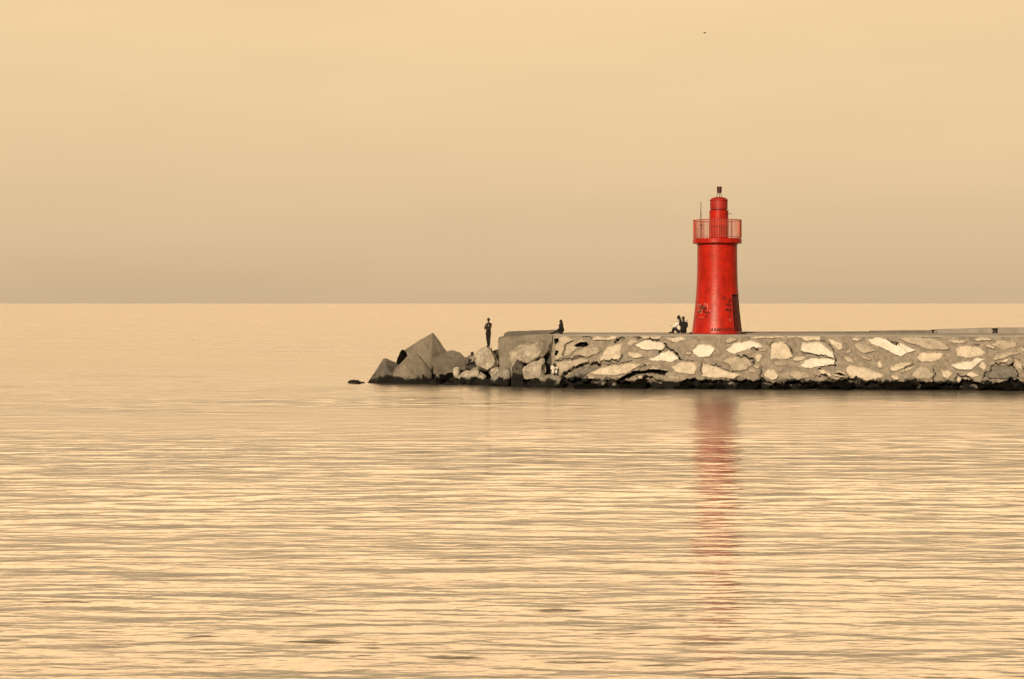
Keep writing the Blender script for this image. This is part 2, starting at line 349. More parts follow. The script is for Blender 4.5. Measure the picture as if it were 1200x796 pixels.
CR = [ # crack or painted shade strip: half width (m), depth (m), polyline
 (.035,.14,[(650,424),(660,421.8),(670,420.6),(680,418.2),(684,418.8)]),
 (.05,.16,[(702,427),(704,424),(716.5,423),(726.8,422.4),(728.4,417)]),
 (.05,.16,[(719.5,402),(723.5,399.6),(726.5,395.6),(730.5,397)]),
 (.03,.12,[(683,395),(694,395)]), (.04,.12,[(736,394.4),(744,394.2),(748,394.5),(750,397)]),
 (.03,.10,[(703,427.3),(714,427.3),(740,424.3)]),
 (.10,.20,[(658,442),(664,438),(673,431),(690,426.5),(702,427)]),  # dark strip painted for the shaded underside of a rock
 (.055,.18,[(761,398.4),(768,398.8),(774,401),(781,403.4),(779.5,407),(786,411),(793,416),(798,420.7)]),
 (.035,.14,[(779,409),(772,414),(771,417.5)]), (.03,.10,[(798,421),(812,424)]),
 (.05,.15,[(864,417.2),(872,418),(877,418.8),(882,422),(884.5,429)]), (.05,.14,[(880,409),(889,409)]),
 (.03,.12,[(822,425),(836,428),(850,432.5),(862,437)]), (.03,.1,[(821.7,425),(821.7,438)]),
 (.025,.10,[(902,409),(903,404),(906,401)]),(.025,.10,[(915,399.5),(923,404),(929,414)]),
 (.035,.12,[(977.5,414),(979,421),(979.8,427.5),(970,429.5),(958,432)]),
 (.03,.1,[(939,413.6),(952,415),(965,417.5),(976,421)]),
 (.04,.14,[(1046,402),(1051,405),(1053,401.5)]),(.025,.08,[(1053,402),(1062,414)]),
 (.03,.10,[(1056,435.5),(1063,430),(1070,427)]),(.035,.14,[(1094,447),(1096,438),(1095,434)]),
 (.05,.16,[(1120,447),(1122,440),(1130,441.5),(1140,444),(1141,450)]),
 (.04,.14,[(1152,444),(1156,438),(1163,429),(1172,426),(1185,427.5),(1191,434),(1193,442)]),
 (.035,.12,[(1188,420),(1187,428),(1190,432)]),(.04,.14,[(1196,422),(1198,430),(1203,436)]),
 (.03,.1,[(1138,404.5),(1148,405)]),(.03,.10,[(1083,392.6),(1094,392.8)]),(.03,.1,[(1041,399),(1050,402)]),
 (.03,.10,[(747,441),(752,430),(757,426)]),(.03,.1,[(660,417),(663,405),(672,398.5)]),
 (.03,.08,[(1079,393.3),(1093,393.4)]),(.03,.1,[(963,399.5),(971,404),(979,413)]),
 (.05,.16,[(956,441),(966,440),(975,446),(990,445),(997,443)]),
 (.06,.18,[(893,432),(891,440),(896,446)]),
]
HOLES = [[(673.2,405),(678,401),(687.2,401.4),(689.4,404),(687,407),(676,406.6)],
         [(650.5,397),(655,396),(655,401),(651,404)], [(651,411),(654,411.5),(653.5,416),(650.8,417)],
         [(725,444),(742,435.5),(760,433.5),(772,432.5),(783,436),(779,440),(757,437.5),(742,441),(728,447)],
         [(985,440.5),(978,438),(986,437.2),(992,441)]]
def build_breakwater():
    root = empty('stone_breakwater', A+nj*3+dj*14)
    tag(root, 'long breakwater of pale boulders set in grey mortar, carrying the red lighthouse', 'breakwater')
    inv = Matrix.Translation(-root.location)
    du = .028; us = np.arange(0, LEN, du); zs = np.concatenate([np.arange(-.5, .0, .08), np.arange(0, TOPZ+.001, .028)])
    U, Z = np.meshgrid(us, zs)
    def inside(poly):
        m = np.zeros(U.shape, bool); n = len(poly)
        # wobble the outline so that no edge is a straight line
        Uw = U+.03*np.sin(Z*7+U*3)+.010*np.sin(U*17+Z*11); Zw = Z+.025*np.sin(U*6.3+Z*4)+.010*np.sin(U*21-Z*5)
        for i in range(n):
            (x1, y1), (x2, y2) = poly[i], poly[(i+1) % n]
            if y1 == y2: continue
            c = ((y1 > Zw) != (y2 > Zw)) & (Uw < (x2-x1)*(Zw-y1)/(y2-y1)+x1); m ^= c
        return m
    def segdist(pl):
        Uw = U+.05*np.sin(Z*11+U*5)+.02*np.sin(Z*37); Zw = Z+.05*np.sin(U*9+1+2*np.sin(U*2.1))+.035*np.sin(U*17+2*np.sin(U*5))+.02*np.sin(U*41)
        d = np.full(U.shape, 9.0)
        for (x1, y1), (x2, y2) in zip(pl, pl[1:]):
            L2 = (x2-x1)**2+(y2-y1)**2+1e-9; t = np.clip(((Uw-x1)*(x2-x1)+(Zw-y1)*(y2-y1))/L2, 0, 1)
            d = np.minimum(d, np.hypot(Uw-x1-t*(x2-x1), Zw-y1-t*(y2-y1)))
        return d
    # depth of the surface in front of (+) the battered plane
    nzv = np.array([[noise.fractal(Vector((u*.55, z*.9, 3)), .9, 2.1, 3) for u in us[::6]] for z in zs])
    D = np.array([np.interp(us, us[::6], r) for r in nzv])*.16
    rs = np.random.RandomState(3)
    fine = rs.randn(*U.shape)*.007+.022*np.clip(np.array([[noise.noise(Vector((u*3.1, z*3.4, 7))) for u in us] for z in zs]), -.4, 1)
    ids = np.zeros(U.shape, int)
    polys = [(t, [face_uv(*p) for p in pl]) for t, pl in ST]
    rr_ = random.Random(21); occ = np.zeros(U.shape, bool)
    for t, pl in polys: occ |= inside(pl)
    tries = 0
    while len(polys) < 98 and tries < 3000:                 # smaller stones packed between the big ones
        far_ = len(polys) >= 84
        tries += 1; cu_, cz_ = (rr_.uniform(33, 45), rr_.uniform(.8, 2.7)) if far_ else (rr_.uniform(.4, 33), rr_.uniform(.62, 2.95))
        a_, b_ = (rr_.uniform(.5, 1.0), rr_.uniform(.22, .42)) if far_ else (rr_.uniform(.18, .50), rr_.uniform(.10, .24)); tl = rr_.uniform(-.5, .5)
        pl = []
        for k in range(8):
            th = 2*PI*k/8+rr_.uniform(-.2, .2); q_ = rr_.uniform(.75, 1.1)
            x_, y_ = a_*q_*math.cos(th), b_*q_*math.sin(th); pl.append((cu_+x_*math.cos(tl)-y_*math.sin(tl), cz_+x_*math.sin(tl)+y_*math.cos(tl)))
        m = inside([(cu_+(x-cu_)*1.3, cz_+(y-cz_)*1.3) for x, y in pl])
        if m.any() and not (m & occ).any(): occ |= m; polys.append((rr_.choice('mmmpp'), pl))
    for i, (t, pl) in enumerate(polys):
        m = inside(pl); ids[m] = i+1
        e = m.copy().astype(float)
        for _ in range(4):                      # rounded shoulder
            q = e.copy(); q[1:-1, 1:-1] = (e[:-2, 1:-1]+e[2:, 1:-1]+e[1:-1, :-2]+e[1:-1, 2:]+e[1:-1, 1:-1])/5; e = np.where(m, q, 0)
        D += e*(.12+.04*math.sin(i*2.3)+.09*math.sin(i*5.1)*(U-U[m].mean())/max(.3, np.ptp(U[m]))+.10*math.sin(i*3.3+1)*(Z-Z[m].mean())/max(.2, np.ptp(Z[m]))) if m.any() else 0
        # dark joint under and beside each stone
        ring = np.zeros_like(m); ring[1:-1, 1:-1] = (m[2:, 1:-1] | m[1:-1, :-2] | m[1:-1, 2:]) & ~m[1:-1, 1:-1]
        D -= ring*.045*(1 if i % 2 else .4)
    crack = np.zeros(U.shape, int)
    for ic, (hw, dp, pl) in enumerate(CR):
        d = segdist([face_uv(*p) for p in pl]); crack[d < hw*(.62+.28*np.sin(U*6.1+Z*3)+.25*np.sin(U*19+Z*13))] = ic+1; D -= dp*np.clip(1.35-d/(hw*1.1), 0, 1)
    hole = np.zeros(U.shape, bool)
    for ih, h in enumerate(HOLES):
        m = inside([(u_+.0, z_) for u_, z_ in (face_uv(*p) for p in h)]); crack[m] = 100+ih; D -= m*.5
    # undercut and ragged foot
    foot = np.array([.46+.55*noise.fractal(Vector((u*.75, 0, 5)), .8, 2.2, 5) for u in us])
    uc = np.clip((foot[None, :]-Z)/.12, 0, 1); D -= uc*.6
    D += fine
    tt = np.clip(Z/TOPZ, -.2, 1)
    rise = np.clip((U-17)/14, 0, 1)*.0
    Px = A.x+dj.x*U+nj.x*(BAT*tt-D); Py = A.y+dj.y*U+nj.y*(BAT*tt-D); Pz = Z+rise
    Px -= root.location.x; Py -= root.location.y; Pz = Pz-root.location.z
    V = np.stack([Px, Py, Pz], -1).reshape(-1, 3)
    n, m_ = U.shape; idx = np.arange(n*m_).reshape(n, m_)
    q = np.stack([idx[:-1, :-1], idx[:-1, 1:], idx[1:, 1:], idx[1:, :-1]], -1).reshape(-1, 4)
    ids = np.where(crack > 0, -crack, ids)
    fid = ids[:-1, :-1].ravel()
    def part(name, mask, m):
        f = q[mask]; u_, inv_ = np.unique(f, return_inverse=True)
        me = bpy.data.meshes.new(name); me.from_pydata(V[u_].tolist(), [], inv_.reshape(-1, 4).tolist())
        return link(name, me, m, root, smooth=True)
    part('mortar_face', fid == 0, M['mortar'])
    g2 = ids[:-1, :-1]
    for c_ in np.unique(fid[fid < 0]):                      # one part for each separate run of open joint or shade strip
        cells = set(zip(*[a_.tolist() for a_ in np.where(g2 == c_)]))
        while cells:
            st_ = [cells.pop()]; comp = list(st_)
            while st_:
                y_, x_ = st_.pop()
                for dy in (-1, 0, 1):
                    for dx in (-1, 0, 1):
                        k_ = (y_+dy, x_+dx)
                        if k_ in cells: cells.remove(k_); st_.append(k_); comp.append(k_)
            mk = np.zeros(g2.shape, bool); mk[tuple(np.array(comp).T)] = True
            part('open_joint_or_shade' if len(comp) > 6 else 'pit', mk.ravel(), M['joint_shade'])
    MT = dict(b='stone_bright', p='stone_pale', m='stone_mid', d='stone_dull')
    for i, (t, pl) in enumerate(polys):
        if (fid == i+1).any():
            part('facing_stone', fid == i+1, M[MT[t]])
    # body behind the face: deck slab, end wall, back wall
    def W(u, b, z): return A+dj*u+nj*b+Vector((0, 0, z))-root.location
    bm = bmesh.new()
    sec = [(BAT+.02, -1.0), (BAT+.02, TOPZ-.02), (8.0, TOPZ-.02), (8.4, -1.0)]
    a = [bm.verts.new(W(.0, *s)) for s in sec]; b = [bm.verts.new(W(LEN, *s)) for s in sec]
    # slope front of the core follows the batter
    for r, u in ((a, 0), (b, LEN)): r[0].co = W(u, .75, -1.0); r[1].co = W(u, BAT+.75, TOPZ-.02)
    for i in range(4): bm.faces.new((a[i], a[(i+1) % 4], b[(i+1) % 4], b[i]))
    bm.faces.new(a[::-1]); bm.faces.new(b)
    bm_obj('core', bm, M['mortar'], root)
    bm = bmesh.new()                                   # rough side closing the head of the breakwater
    rows = []
    for j in range(24):
        z = -.5+(TOPZ+.5)*j/23; t = max(0, z)/TOPZ
        rows.append([bm.verts.new(W(-.02-.12*noise.noise(Vector((i*.3, z*1.5, 9))), BAT*t-.02+i*.12, z)) for i in range(56)])
    for r1, r2 in zip(rows, rows[1:]):
        for i in range(55): bm.faces.new((r1[i], r2[i], r2[i+1], r1[i+1]))
    bm_obj('end_wall', bm, M['mortar'], root, smooth=True)
    bm = bmesh.new()                                   # deck: a slab with an uneven front lip
    f, k = [], []
    for i in range(int(LEN/.25)+1):
        u = i*.25; lip = BAT-.03+.06*noise.noise(Vector((u*.9, 0, 2))); zz = DECK+.03*noise.noise(Vector((u*.5, 4, 2)))
        f.append([bm.verts.new(W(u, lip, TOPZ-.06)), bm.verts.new(W(u, lip+.04, zz-.02)), bm.verts.new(W(u, lip+.1, zz)),
                  bm.verts.new(W(u, 4.5, DECK+.01)), bm.verts.new(W(u, 7.95, DECK)), bm.verts.new(W(u, 7.97, DECK-.2))])
    for r1, r2 in zip(f, f[1:]):
        for i in range(5): bm.faces.new((r1[i], r2[i], r2[i+1], r1[i+1]))
    bm.faces.new(f[0]); bm.faces.new(f[-1][::-1])
    bm_obj('deck', bm, M['deck'], root, smooth=False)
    # low kerb and parapet lengths along the back edge: (u0, u1, height at u0, at u1)
    for (x0, x1, h0, h1, m) in ((873, 1018, .07, .10, 'kerb'), (1019, 1090.5, .14, .19, 'kerb'), (1097, 1162.5, .24, .36, 'deck'), (1168.5, 1420, .36, .42, 'deck')):
        def u_at(px):
            Yb = A.y+7.6; X = (px-600)*(Yb-2)/F
            for _ in range(6):
                u = (X-(A+nj*7.6).x)/dj.x; Yb = (A+dj*u+nj*7.6).y; X = (px-600)*Yb/F
            return u
        u0, u1 = u_at(x0), min(u_at(x1), LEN)
        bm = bmesh.new(); a = []; nn = 14
        for i in range(nn+1):
            t = i/nn; u = u0+(u1-u0)*t; h = h0+(h1-h0)*t+.012*noise.noise(Vector((u, 0, 0)))
            a.append([bm.verts.new(W(u, bb, z)) for bb, z in ((7.35, DECK+.004), (7.35, DECK+h-.03), (7.39, DECK+h), (7.86, DECK+h), (7.9, DECK+h-.03), (7.9, DECK+.004))])
        for r1, r2 in zip(a, a[1:]):
            for i in range(5): bm.faces.new((r1[i], r2[i], r2[i+1], r1[i+1]))
        bm.faces.new(a[0]); bm.faces.new(a[-1][::-1])
        bm_obj('parapet', bm, M[m], root)
        if x0 > 1000 and x1 < 1200:
            ub = u_at(x1+2.5); k_ = 1.0 if x1 < 1100 else 1.5
            pb = A+dj*ub+nj*7.45
            bm = bmesh.new(); lathe(bm, [(.13, 0), (.13, .03), (.085, .05), (.08, .14), (.14, .17), (.15, .20), (.12, .235), (.04, .25)], 20)
            bmesh.ops.scale(bm, vec=(k_*1.05, k_, k_*.9), verts=bm.verts[:])
            o = bm_obj('mooring_bollard', bm, M['steel'], None, Vector((pb.x, pb.y, DECK+.004)))
            tag(o, 'squat dark iron bollard in the left gap of the parapet' if x1 < 1100 else 'larger dark iron bollard in the right gap of the parapet', 'bollard')
    return root
build_breakwater()

# ---------------------------------------------------------------- lighthouse
LY = 102.55; LX = (840.5-600)*LY/F; SL = F/LY
def lz(py, Y=LY): return HC-(py-HY)*Y/F
def build_lighthouse():
    R = empty('red_lighthouse', (LX, LY, DECK)); z0 = DECK
    tag(R, 'small round red lighthouse with a railed gallery standing on the breakwater', 'lighthouse')
    zz = lambda py: lz(py)-z0
    keys = [(391.6, 29.7), (383, 28.6), (375, 27.6), (360, 26.0), (345, 24.7), (330, 23.8), (315, 23.4), (285, 23.2)]
    kz = [max(0.0, zz(a)) for a, _ in keys]; kz[0] = 0.0; kr = [b/SL for _, b in keys]
    def rad(z): return float(np.interp(z, kz, kr))
    # door opening on the right
    dz0, dz1 = zz(388.4), zz(345.0)
    a0, a1 = math.radians(34), math.radians(98)        # measured from the camera side towards the right
    ang = lambda a: (math.sin(a), -math.cos(a))
    angs = sorted(set([math.radians(x) for x in range(-180, 180, 4)]+[a0, a1])); angs = [a for a in angs if min(abs(a-a0), abs(a-a1)) > .02 or a in (a0, a1)]
    zl = sorted(set(list(np.linspace(0, kz[-1], 44))+[dz0, dz1]))
    bm = bmesh.new(); grid = []
    for z in zl: r = rad(z); grid.append([bm.verts.new((ang(a)[0]*r, ang(a)[1]*r, z)) for a in angs])
    n = len(angs)
    for j in range(len(zl)-1):
        for i in range(n):
            if a0-1e-6 <= angs[i] < a1-1e-6 and dz0-1e-6 <= zl[j] < dz1-1e-6: continue
            k = (i+1) % n; bm.faces.new((grid[j][i], grid[j][k], grid[j+1][k], grid[j+1][i]))
    bm.faces.new(grid[-1])
    # reveals of the doorway
    DIN = .09
    def strip(pts_out, pts_in):
        a = [bm.verts.new(p) for p in pts_out]; b = [bm.verts.new(p) for p in pts_in]
        for i in range(len(a)-1): bm.faces.new((a[i], a[i+1], b[i+1], b[i]))
    zs_ = [z for z in zl if dz0-1e-6 <= z <= dz1+1e-6]
    pol = lambda a, z, d: (ang(a)[0]*(rad(z)-d), ang(a)[1]*(rad(z)-d), z)
    for a in (a0, a1): strip([pol(a, z, 0) for z in zs_], [pol(a, z, DIN+.05) for z in zs_])
    aa = [a for a in angs if a0-1e-6 <= a <= a1+1e-6]
    for z in (dz0, dz1): strip([pol(a, z, 0) for a in aa], [pol(a, z, DIN+.05) for a in aa])
    tw = bm_obj('tower', bm, M['red'], R, smooth=True)
    am = (a0+a1)/2
    def leaf(b0, b1, za, zb, d0, d1, nm, m, par):
        bm = bmesh.new(); g = {}
        na, nz_ = 12, 10
        for s_, d in ((0, d0), (1, d1)):
            for j in range(nz_+1):
                for i in range(na+1): g[s_, j, i] = bm.verts.new(pol(b0+(b1-b0)*i/na, za+(zb-za)*j/nz_, d))
        for j in range(nz_):
            for i in range(na):
                bm.faces.new((g[0,j,i], g[0,j,i+1], g[0,j+1,i+1], g[0,j+1,i])); bm.faces.new((g[1,j,i], g[1,j+1,i], g[1,j+1,i+1], g[1,j,i+1]))
        for i in range(na):
            for j in (0, nz_): bm.faces.new((g[0,j,i], g[0,j,i+1], g[1,j,i+1], g[1,j,i]))
        for j in range(nz_):
            for i in (0, na): bm.faces.new((g[0,j,i], g[0,j+1,i], g[1,j+1,i], g[1,j,i]))
        bmesh.ops.recalc_face_normals(bm, faces=bm.faces[:])
        return bm_obj(nm, bm, m, par)
    dr = leaf(a0+.004, a1-.004, dz0+.004, dz1-.004, DIN, DIN+.04, 'door', M['red_door'], R)
    for za, zb in ((dz0+.18, dz0+.95), (dz0+1.15, dz1-.18)): leaf(a0+.14, a1-.14, za, zb, DIN-.02, DIN-.002, 'door_panel', M['red_door'], dr)
    bm = bmesh.new(); tube(bm, pol(a0+.09, dz0+1.02, DIN), pol(a0+.09, dz0+1.02, DIN-.06), .02); tube(bm, pol(a0+.08, dz0+1.02, DIN-.06), pol(a0+.17, dz0+1.02, DIN-.06), .016); bm_obj('door_handle', bm, M['steel'], dr)
    # frame edge and step
    bm = bmesh.new()
    for s in (-1, 1):
        a = a0 if s < 0 else a1
        for k in range(len(zs_)-1):
            za, zb = zs_[k], zs_[k+1]; ra, rb = rad(za)+.012, rad(zb)+.012
            tube(bm, (ang(a)[0]*ra, ang(a)[1]*ra, za), (ang(a)[0]*rb, ang(a)[1]*rb, zb), .022, seg=6)
    for k in range(len(aa)-1):
        r_ = rad(dz1)+.012; tube(bm, (ang(aa[k])[0]*r_, ang(aa[k])[1]*r_, dz1), (ang(aa[k+1])[0]*r_, ang(aa[k+1])[1]*r_, dz1), .022, seg=6)
    bm_obj('door_frame', bm, M['red_dull'], R)
    bm = bmesh.new(); rr = rad(0)+.02
    box(bm, Vector((ang(am)[0]*(rr-.12), ang(am)[1]*(rr-.12), .075)), (1.25, .42, .15), rz=am, bev=.01); bm_obj('door_step', bm, M['maroon'], R)
    # plinth ring
    bm = bmesh.new(); lathe(bm, [(rad(0)+.03, .004), (rad(0)+.03, .07), (rad(0)-.02, .10)], 72, cap=False); bm_obj('plinth', bm, M['red_dull'], R, smooth=False)
    # gallery slab
    gz0, gz1 = zz(285.6), zz(280.0); gr = 28.5/SL
    bm = bmesh.new(); lathe(bm, [(kr[-1]-.1, gz0), (gr-.02, gz0), (gr, gz0+.02), (gr, gz1-.02), (gr-.02, gz1), (.3, gz1+.01)], 72); bm_obj('gallery_slab', bm, M['red'], R)
    bm = bmesh.new(); lathe(bm, [(kr[-1]+.0, gz0-.10), (kr[-1]+.045, gz0-.06), (kr[-1]+.045, gz0-.004)], 72, cap=False); bm_obj('collar', bm, M['red'], R)
    # railing
    rt, rb = zz(258.4), zz(278.6); rr = gr-.025
    def ring(bm, r, z, th):
        seg = 64; 
        for i in range(seg):
            a, b = 2*PI*i/seg, 2*PI*(i+1)/seg
            tube(bm, (r*math.cos(a), r*math.sin(a), z), (r*math.cos(b), r*math.sin(b), z), th, seg=6)
    bm = bmesh.new(); ring(bm, rr, rt, .026); bm_obj('handrail', bm, M['red_rail'], R)
    bm = bmesh.new(); ring(bm, rr, rb, .018); bm_obj('bottom_rail', bm, M['red_rail'], R)
    npost, per = 10, 9
    for p in range(npost):
        a = 2*PI*p/npost+.19
        bm = bmesh.new(); tube(bm, (rr*math.cos(a), rr*math.sin(a), gz1), (rr*math.cos(a), rr*math.sin(a), rt), .024, seg=8); bm_obj('railing_post', bm, M['red_rail'], R)
        bm = bmesh.new()
        for k in range(1, per):
            b = a+2*PI/npost*k/per
            tube(bm, (rr*math.cos(b), rr*math.sin(b), rb), (rr*math.cos(b), rr*math.sin(b), rt), .013, seg=5)
        bm_obj('railing_panel', bm, M['rail_pale'], R)
    # lantern tube
    cx = 1.9/SL; lr = 11.1/SL
    bm = bmesh.new(); lathe(bm, [(lr+.015, gz1+.004), (lr+.015, gz1+.08), (lr, gz1+.09), (lr, zz(247.6)), (lr+.02, zz(247.4)), (lr+.02, zz(246.8)), (lr-.02, zz(246.6))], 48, (cx, 0)); bm_obj('lantern_tube', bm, M['red'], R, smooth=False)
    bm = bmesh.new(); lathe(bm, [(9.4/SL, zz(246.8)), (9.4/SL, zz(245.2))], 40, (cx, 0)); bm_obj('lantern_neck', bm, M['maroon'], R)
    bm = bmesh.new(); lathe(bm, [(10.2/SL, zz(245.4)), (10.2/SL, zz(234.6))], 48, (cx, 0)); bm_obj('lantern_drum', bm, M['red_dull'], R, smooth=False)
    bm = bmesh.new(); d0, d1 = zz(234.9), zz(231.0)
    lathe(bm, [(10.7/SL, d0-.02), (10.75/SL, d0+.02)]+[(10.4/SL*math.cos(t), d0+.02+(d1-d0)*math.sin(t)) for t in np.linspace(.15, 1.5, 9)], 48, (cx, 0)); bm_obj('lantern_cap', bm, M['red_dull'], R, smooth=False)
    # beacon on three splayed legs
    bx = cx+.03
    bc = bm_obj('beacon', (lambda b: (lathe(b, [(2.35/SL, zz(226.3)), (2.7/SL, zz(225.2)), (2.95/SL, zz(219.6)), (3.1/SL, zz(219.5)), (3.1/SL, zz(219.0)), (2.0/SL, zz(218.8))], 24, (bx, 0)), b)[1])(bmesh.new()), M['maroon'], R)
    for k in range(3):
        a = 2*PI*k/3+.5; bm = bmesh.new()
        tube(bm, (bx+.10*math.cos(a), .10*math.sin(a), zz(226.2)), (bx+.19*math.cos(a), .19*math.sin(a), zz(231.4)), .020, seg=6); bm_obj('beacon_leg', bm, M['steel'], bc)
    # aerial with a small instrument box, clamped to the railing
    ax = (819.4-840.5)/SL; ay = -math.sqrt(max(0, rr*rr-ax*ax))+.06
    bm = bmesh.new(); tube(bm, (ax, ay, gz1), (ax, ay, zz(250)), .03, seg=8); tube(bm, (ax, ay, zz(250)), (ax, ay, zz(237.5)), .024, .018, seg=8); an = bm_obj('aerial', bm, M['steel'], R)
    bm = bmesh.new(); box(bm, (ax+.01, ay-.04, zz(265)), (.13, .10, .16), bev=.01); bm_obj('instrument_box', bm, M['steel'], an)
    bm = bmesh.new(); box(bm, (ax+.03, ay-.04, zz(269)), (.16, .05, .05), bev=.005); bm_obj('clamp', bm, M['steel'], an)
    # conduit, bracket and hatch seam on the lantern tube
    bm = bmesh.new(); a = math.radians(36); px_, py_ = cx+(lr+.02)*math.sin(a), -(lr+.02)*math.cos(a)
    tube(bm, (px_, py_, gz1), (px_, py_, zz(248)), .02, seg=6); bm_obj('conduit', bm, M['maroon'], R)
    bm = bmesh.new(); tube(bm, (cx+lr*.8, -.30, zz(251)), (cx+lr+.18, -.2, zz(251)), .018, seg=6); bm_obj('bracket', bm, M['steel'], R)
    bm = bmesh.new(); tube(bm, (cx-lr*.75, -lr*.75, gz1+.25), (cx-lr-.02, -lr*.8, gz1+.01), .022, seg=6); bm_obj('stay', bm, M['red_dull'], R)
    bm = bmesh.new(); box(bm, (cx+.02, -lr-.004, zz(262)), (.012, .012, zz(248)-gz1-.15)); bm_obj('seam', bm, M['maroon'], R)
    # ---- marker and chalk scribbles, wrapped round the tower
    def wrap(u, z, off=.004):                          # u: metres to the right of the camera side
        r = rad(z); a = math.asin(max(-.98, min(.98, u/r))); return Vector((math.sin(a)*(r+off), -math.cos(a)*(r+off), z))
    def text(s, u, z, size, m, slant=0, space=1.0, lift=.014):
        cu = bpy.data.curves.new('t', 'FONT'); cu.body = s; cu.size = size; cu.space_character = space; cu.resolution_u = 3; cu.offset = .003; cu.shear = .2
        ob = bpy.data.objects.new('t', cu); C.objects.link(ob); dg = bpy.context.evaluated_depsgraph_get()
        me = bpy.data.meshes.new_from_object(ob.evaluated_get(dg)); bpy.data.objects.remove(ob)
        bm = bmesh.new(); bm.from_mesh(me); refine(bm, .10)
        for v in bm.verts: v.co = wrap(u+v.co.x, z+v.co.y+slant*v.co.x, lift)
        bm_obj('graffiti', bm, m, R)
    U = lambda px: (px-840.5)/SL
    text('ARMANDO', U(829), zz(388.0), .29, M['ink'], .01, 1.02)
    text('CR', U(842.8), zz(350.6), .20, M['ink'], -.05, 1.0)
    text('Sara', U(847), zz(358.2), .21, M['ink'], -.06, .95)
    text('Mak', U(846), zz(364.3), .26, M['ink'], -.08, 1.0)
    rnd = random.Random(5)
    def scribble(u0, u1, z0_, z1_, n, m, th, step=.045, ln=5, lift=.012):
        bm = bmesh.new()
        for _ in range(1):
            u, z = (u0+u1)/2, (z0_+z1_)/2; a = rnd.uniform(0, 2*PI)
            pts = [(u, z)]
            for _ in range(n*ln):
                a += rnd.uniform(-1.5, 1.7)
                if not (u0 < u+math.cos(a)*step < u1 and z0_ < z+math.sin(a)*step < z1_): a = math.atan2((z0_+z1_)/2-z, (u0+u1)/2-u)+rnd.uniform(-.5, .5)
                u += math.cos(a)*step; z += math.sin(a)*step; pts.append((u, z))
            for (p, q) in zip(pts, pts[1:]):
                d = Vector((q[0]-p[0], q[1]-p[1])); nn = Vector((-d.y, d.x)).normalized()*th
                vs = [bm.verts.new(wrap(x, y, lift)) for x, y in ((p[0]-nn.x, p[1]-nn.y), (q[0]-nn.x, q[1]-nn.y), (q[0]+nn.x, q[1]+nn.y), (p[0]+nn.x, p[1]+nn.y))]
                bm.faces.new(vs); lift += .00003
        bm_obj('graffiti', bm, m, R)
    scribble(U(817), U(826), zz(367), zz(356.5), 16, M['ink'], .012)
    scribble(U(816), U(827), zz(371), zz(356), 16, M['chalk'], .010, ln=3)
    for k in range(5):
        xa, ya = rnd.uniform(815.5, 825), rnd.uniform(357, 370); scribble(U(xa), U(xa+4.5), zz(ya+3), zz(ya), 3, M['ink'], .012)
    for k in range(9):
        xa, ya = rnd.uniform(815.5, 828), rnd.uniform(355, 371); scribble(U(xa), U(xa+2.5), zz(ya+2.5), zz(ya), 2, M['chalk'], .012, ln=2)
    scribble(U(829), U(846), zz(366), zz(355), 16, M['red_dull'], .010)
    scribble(U(818), U(834), zz(386), zz(371), 16, M['red_dull'], .012)
    scribble(U(848), U(855), zz(376), zz(371), 3, M['chalk'], .012, ln=2)
    scribble(U(845), U(855), zz(362), zz(350), 6, M['ink'], .011)
build_lighthouse()

# ---------------------------------------------------------------- armour blocks and boulders at the head
def q(*a): return [P(*p) for p in a]
hull_rock('sea_rock', q((406,450.5,107),(409,446.3,106.5),(414,444.8,106.5),(421,445.8,106.6),(430,450.2,107),(410,451,105.3),(424,451,105.3),(412,447,107.8),(422,447,107.8)),
    M['weedy'], 'low dark rock awash, alone in the water left of the blocks', seed=2, bev=.05, amp=.05, res=.08)
BG = 'concrete armour blocks at the tip of the breakwater'
hull_rock('concrete_block', q((431,449,107),(449.5,420,107.5),(452,419.6,107.2),(467,426.5,107.3),(480,440,107.5),(440,452,106),(470,453,106),(452,430,105.9),(445,440,110),(452,424,110),(478,432,110),(478,450,110),(432,452,110)),
    M['block_dark'], 'small dark concrete block farthest left, its pointed corner up', 'block', seed=3, bev=.08, amp=.04, facet=0, group=BG)
hull_rock('concrete_block', q((471.5,411.5,108),(507.5,389.2,108.6),(523,411,108.6),(503,436,106.4),(487,438,106.4),(464,425,110),(500,403,111.2),(516,425,111.2),(467,428,108.6),(480,446,110),(478,414.5,107.4),(512,448,108)),
    M['block'], 'tallest pale concrete cube standing on one corner at the left end', 'block', seed=4, bev=.05, amp=.03, facet=0, group=BG)
hull_rock('concrete_block', q((451,444,106.4),(479.5,415,106.6),(487,413.5,106.6),(495,422,106.4),(506.5,437,106.4),(507,448,106.2),(453,451,106.0),(480,452,105.2),(500,451,105.4),(480,436,105.3),(474,428,105.6),(486,418,109),(505,440,109),(462,440,108.6)),
    M['block'], 'front concrete block with a sloping ridge, low at the waterline on the left', 'block', seed=5, bev=.05, amp=.035, facet=0, group=BG)
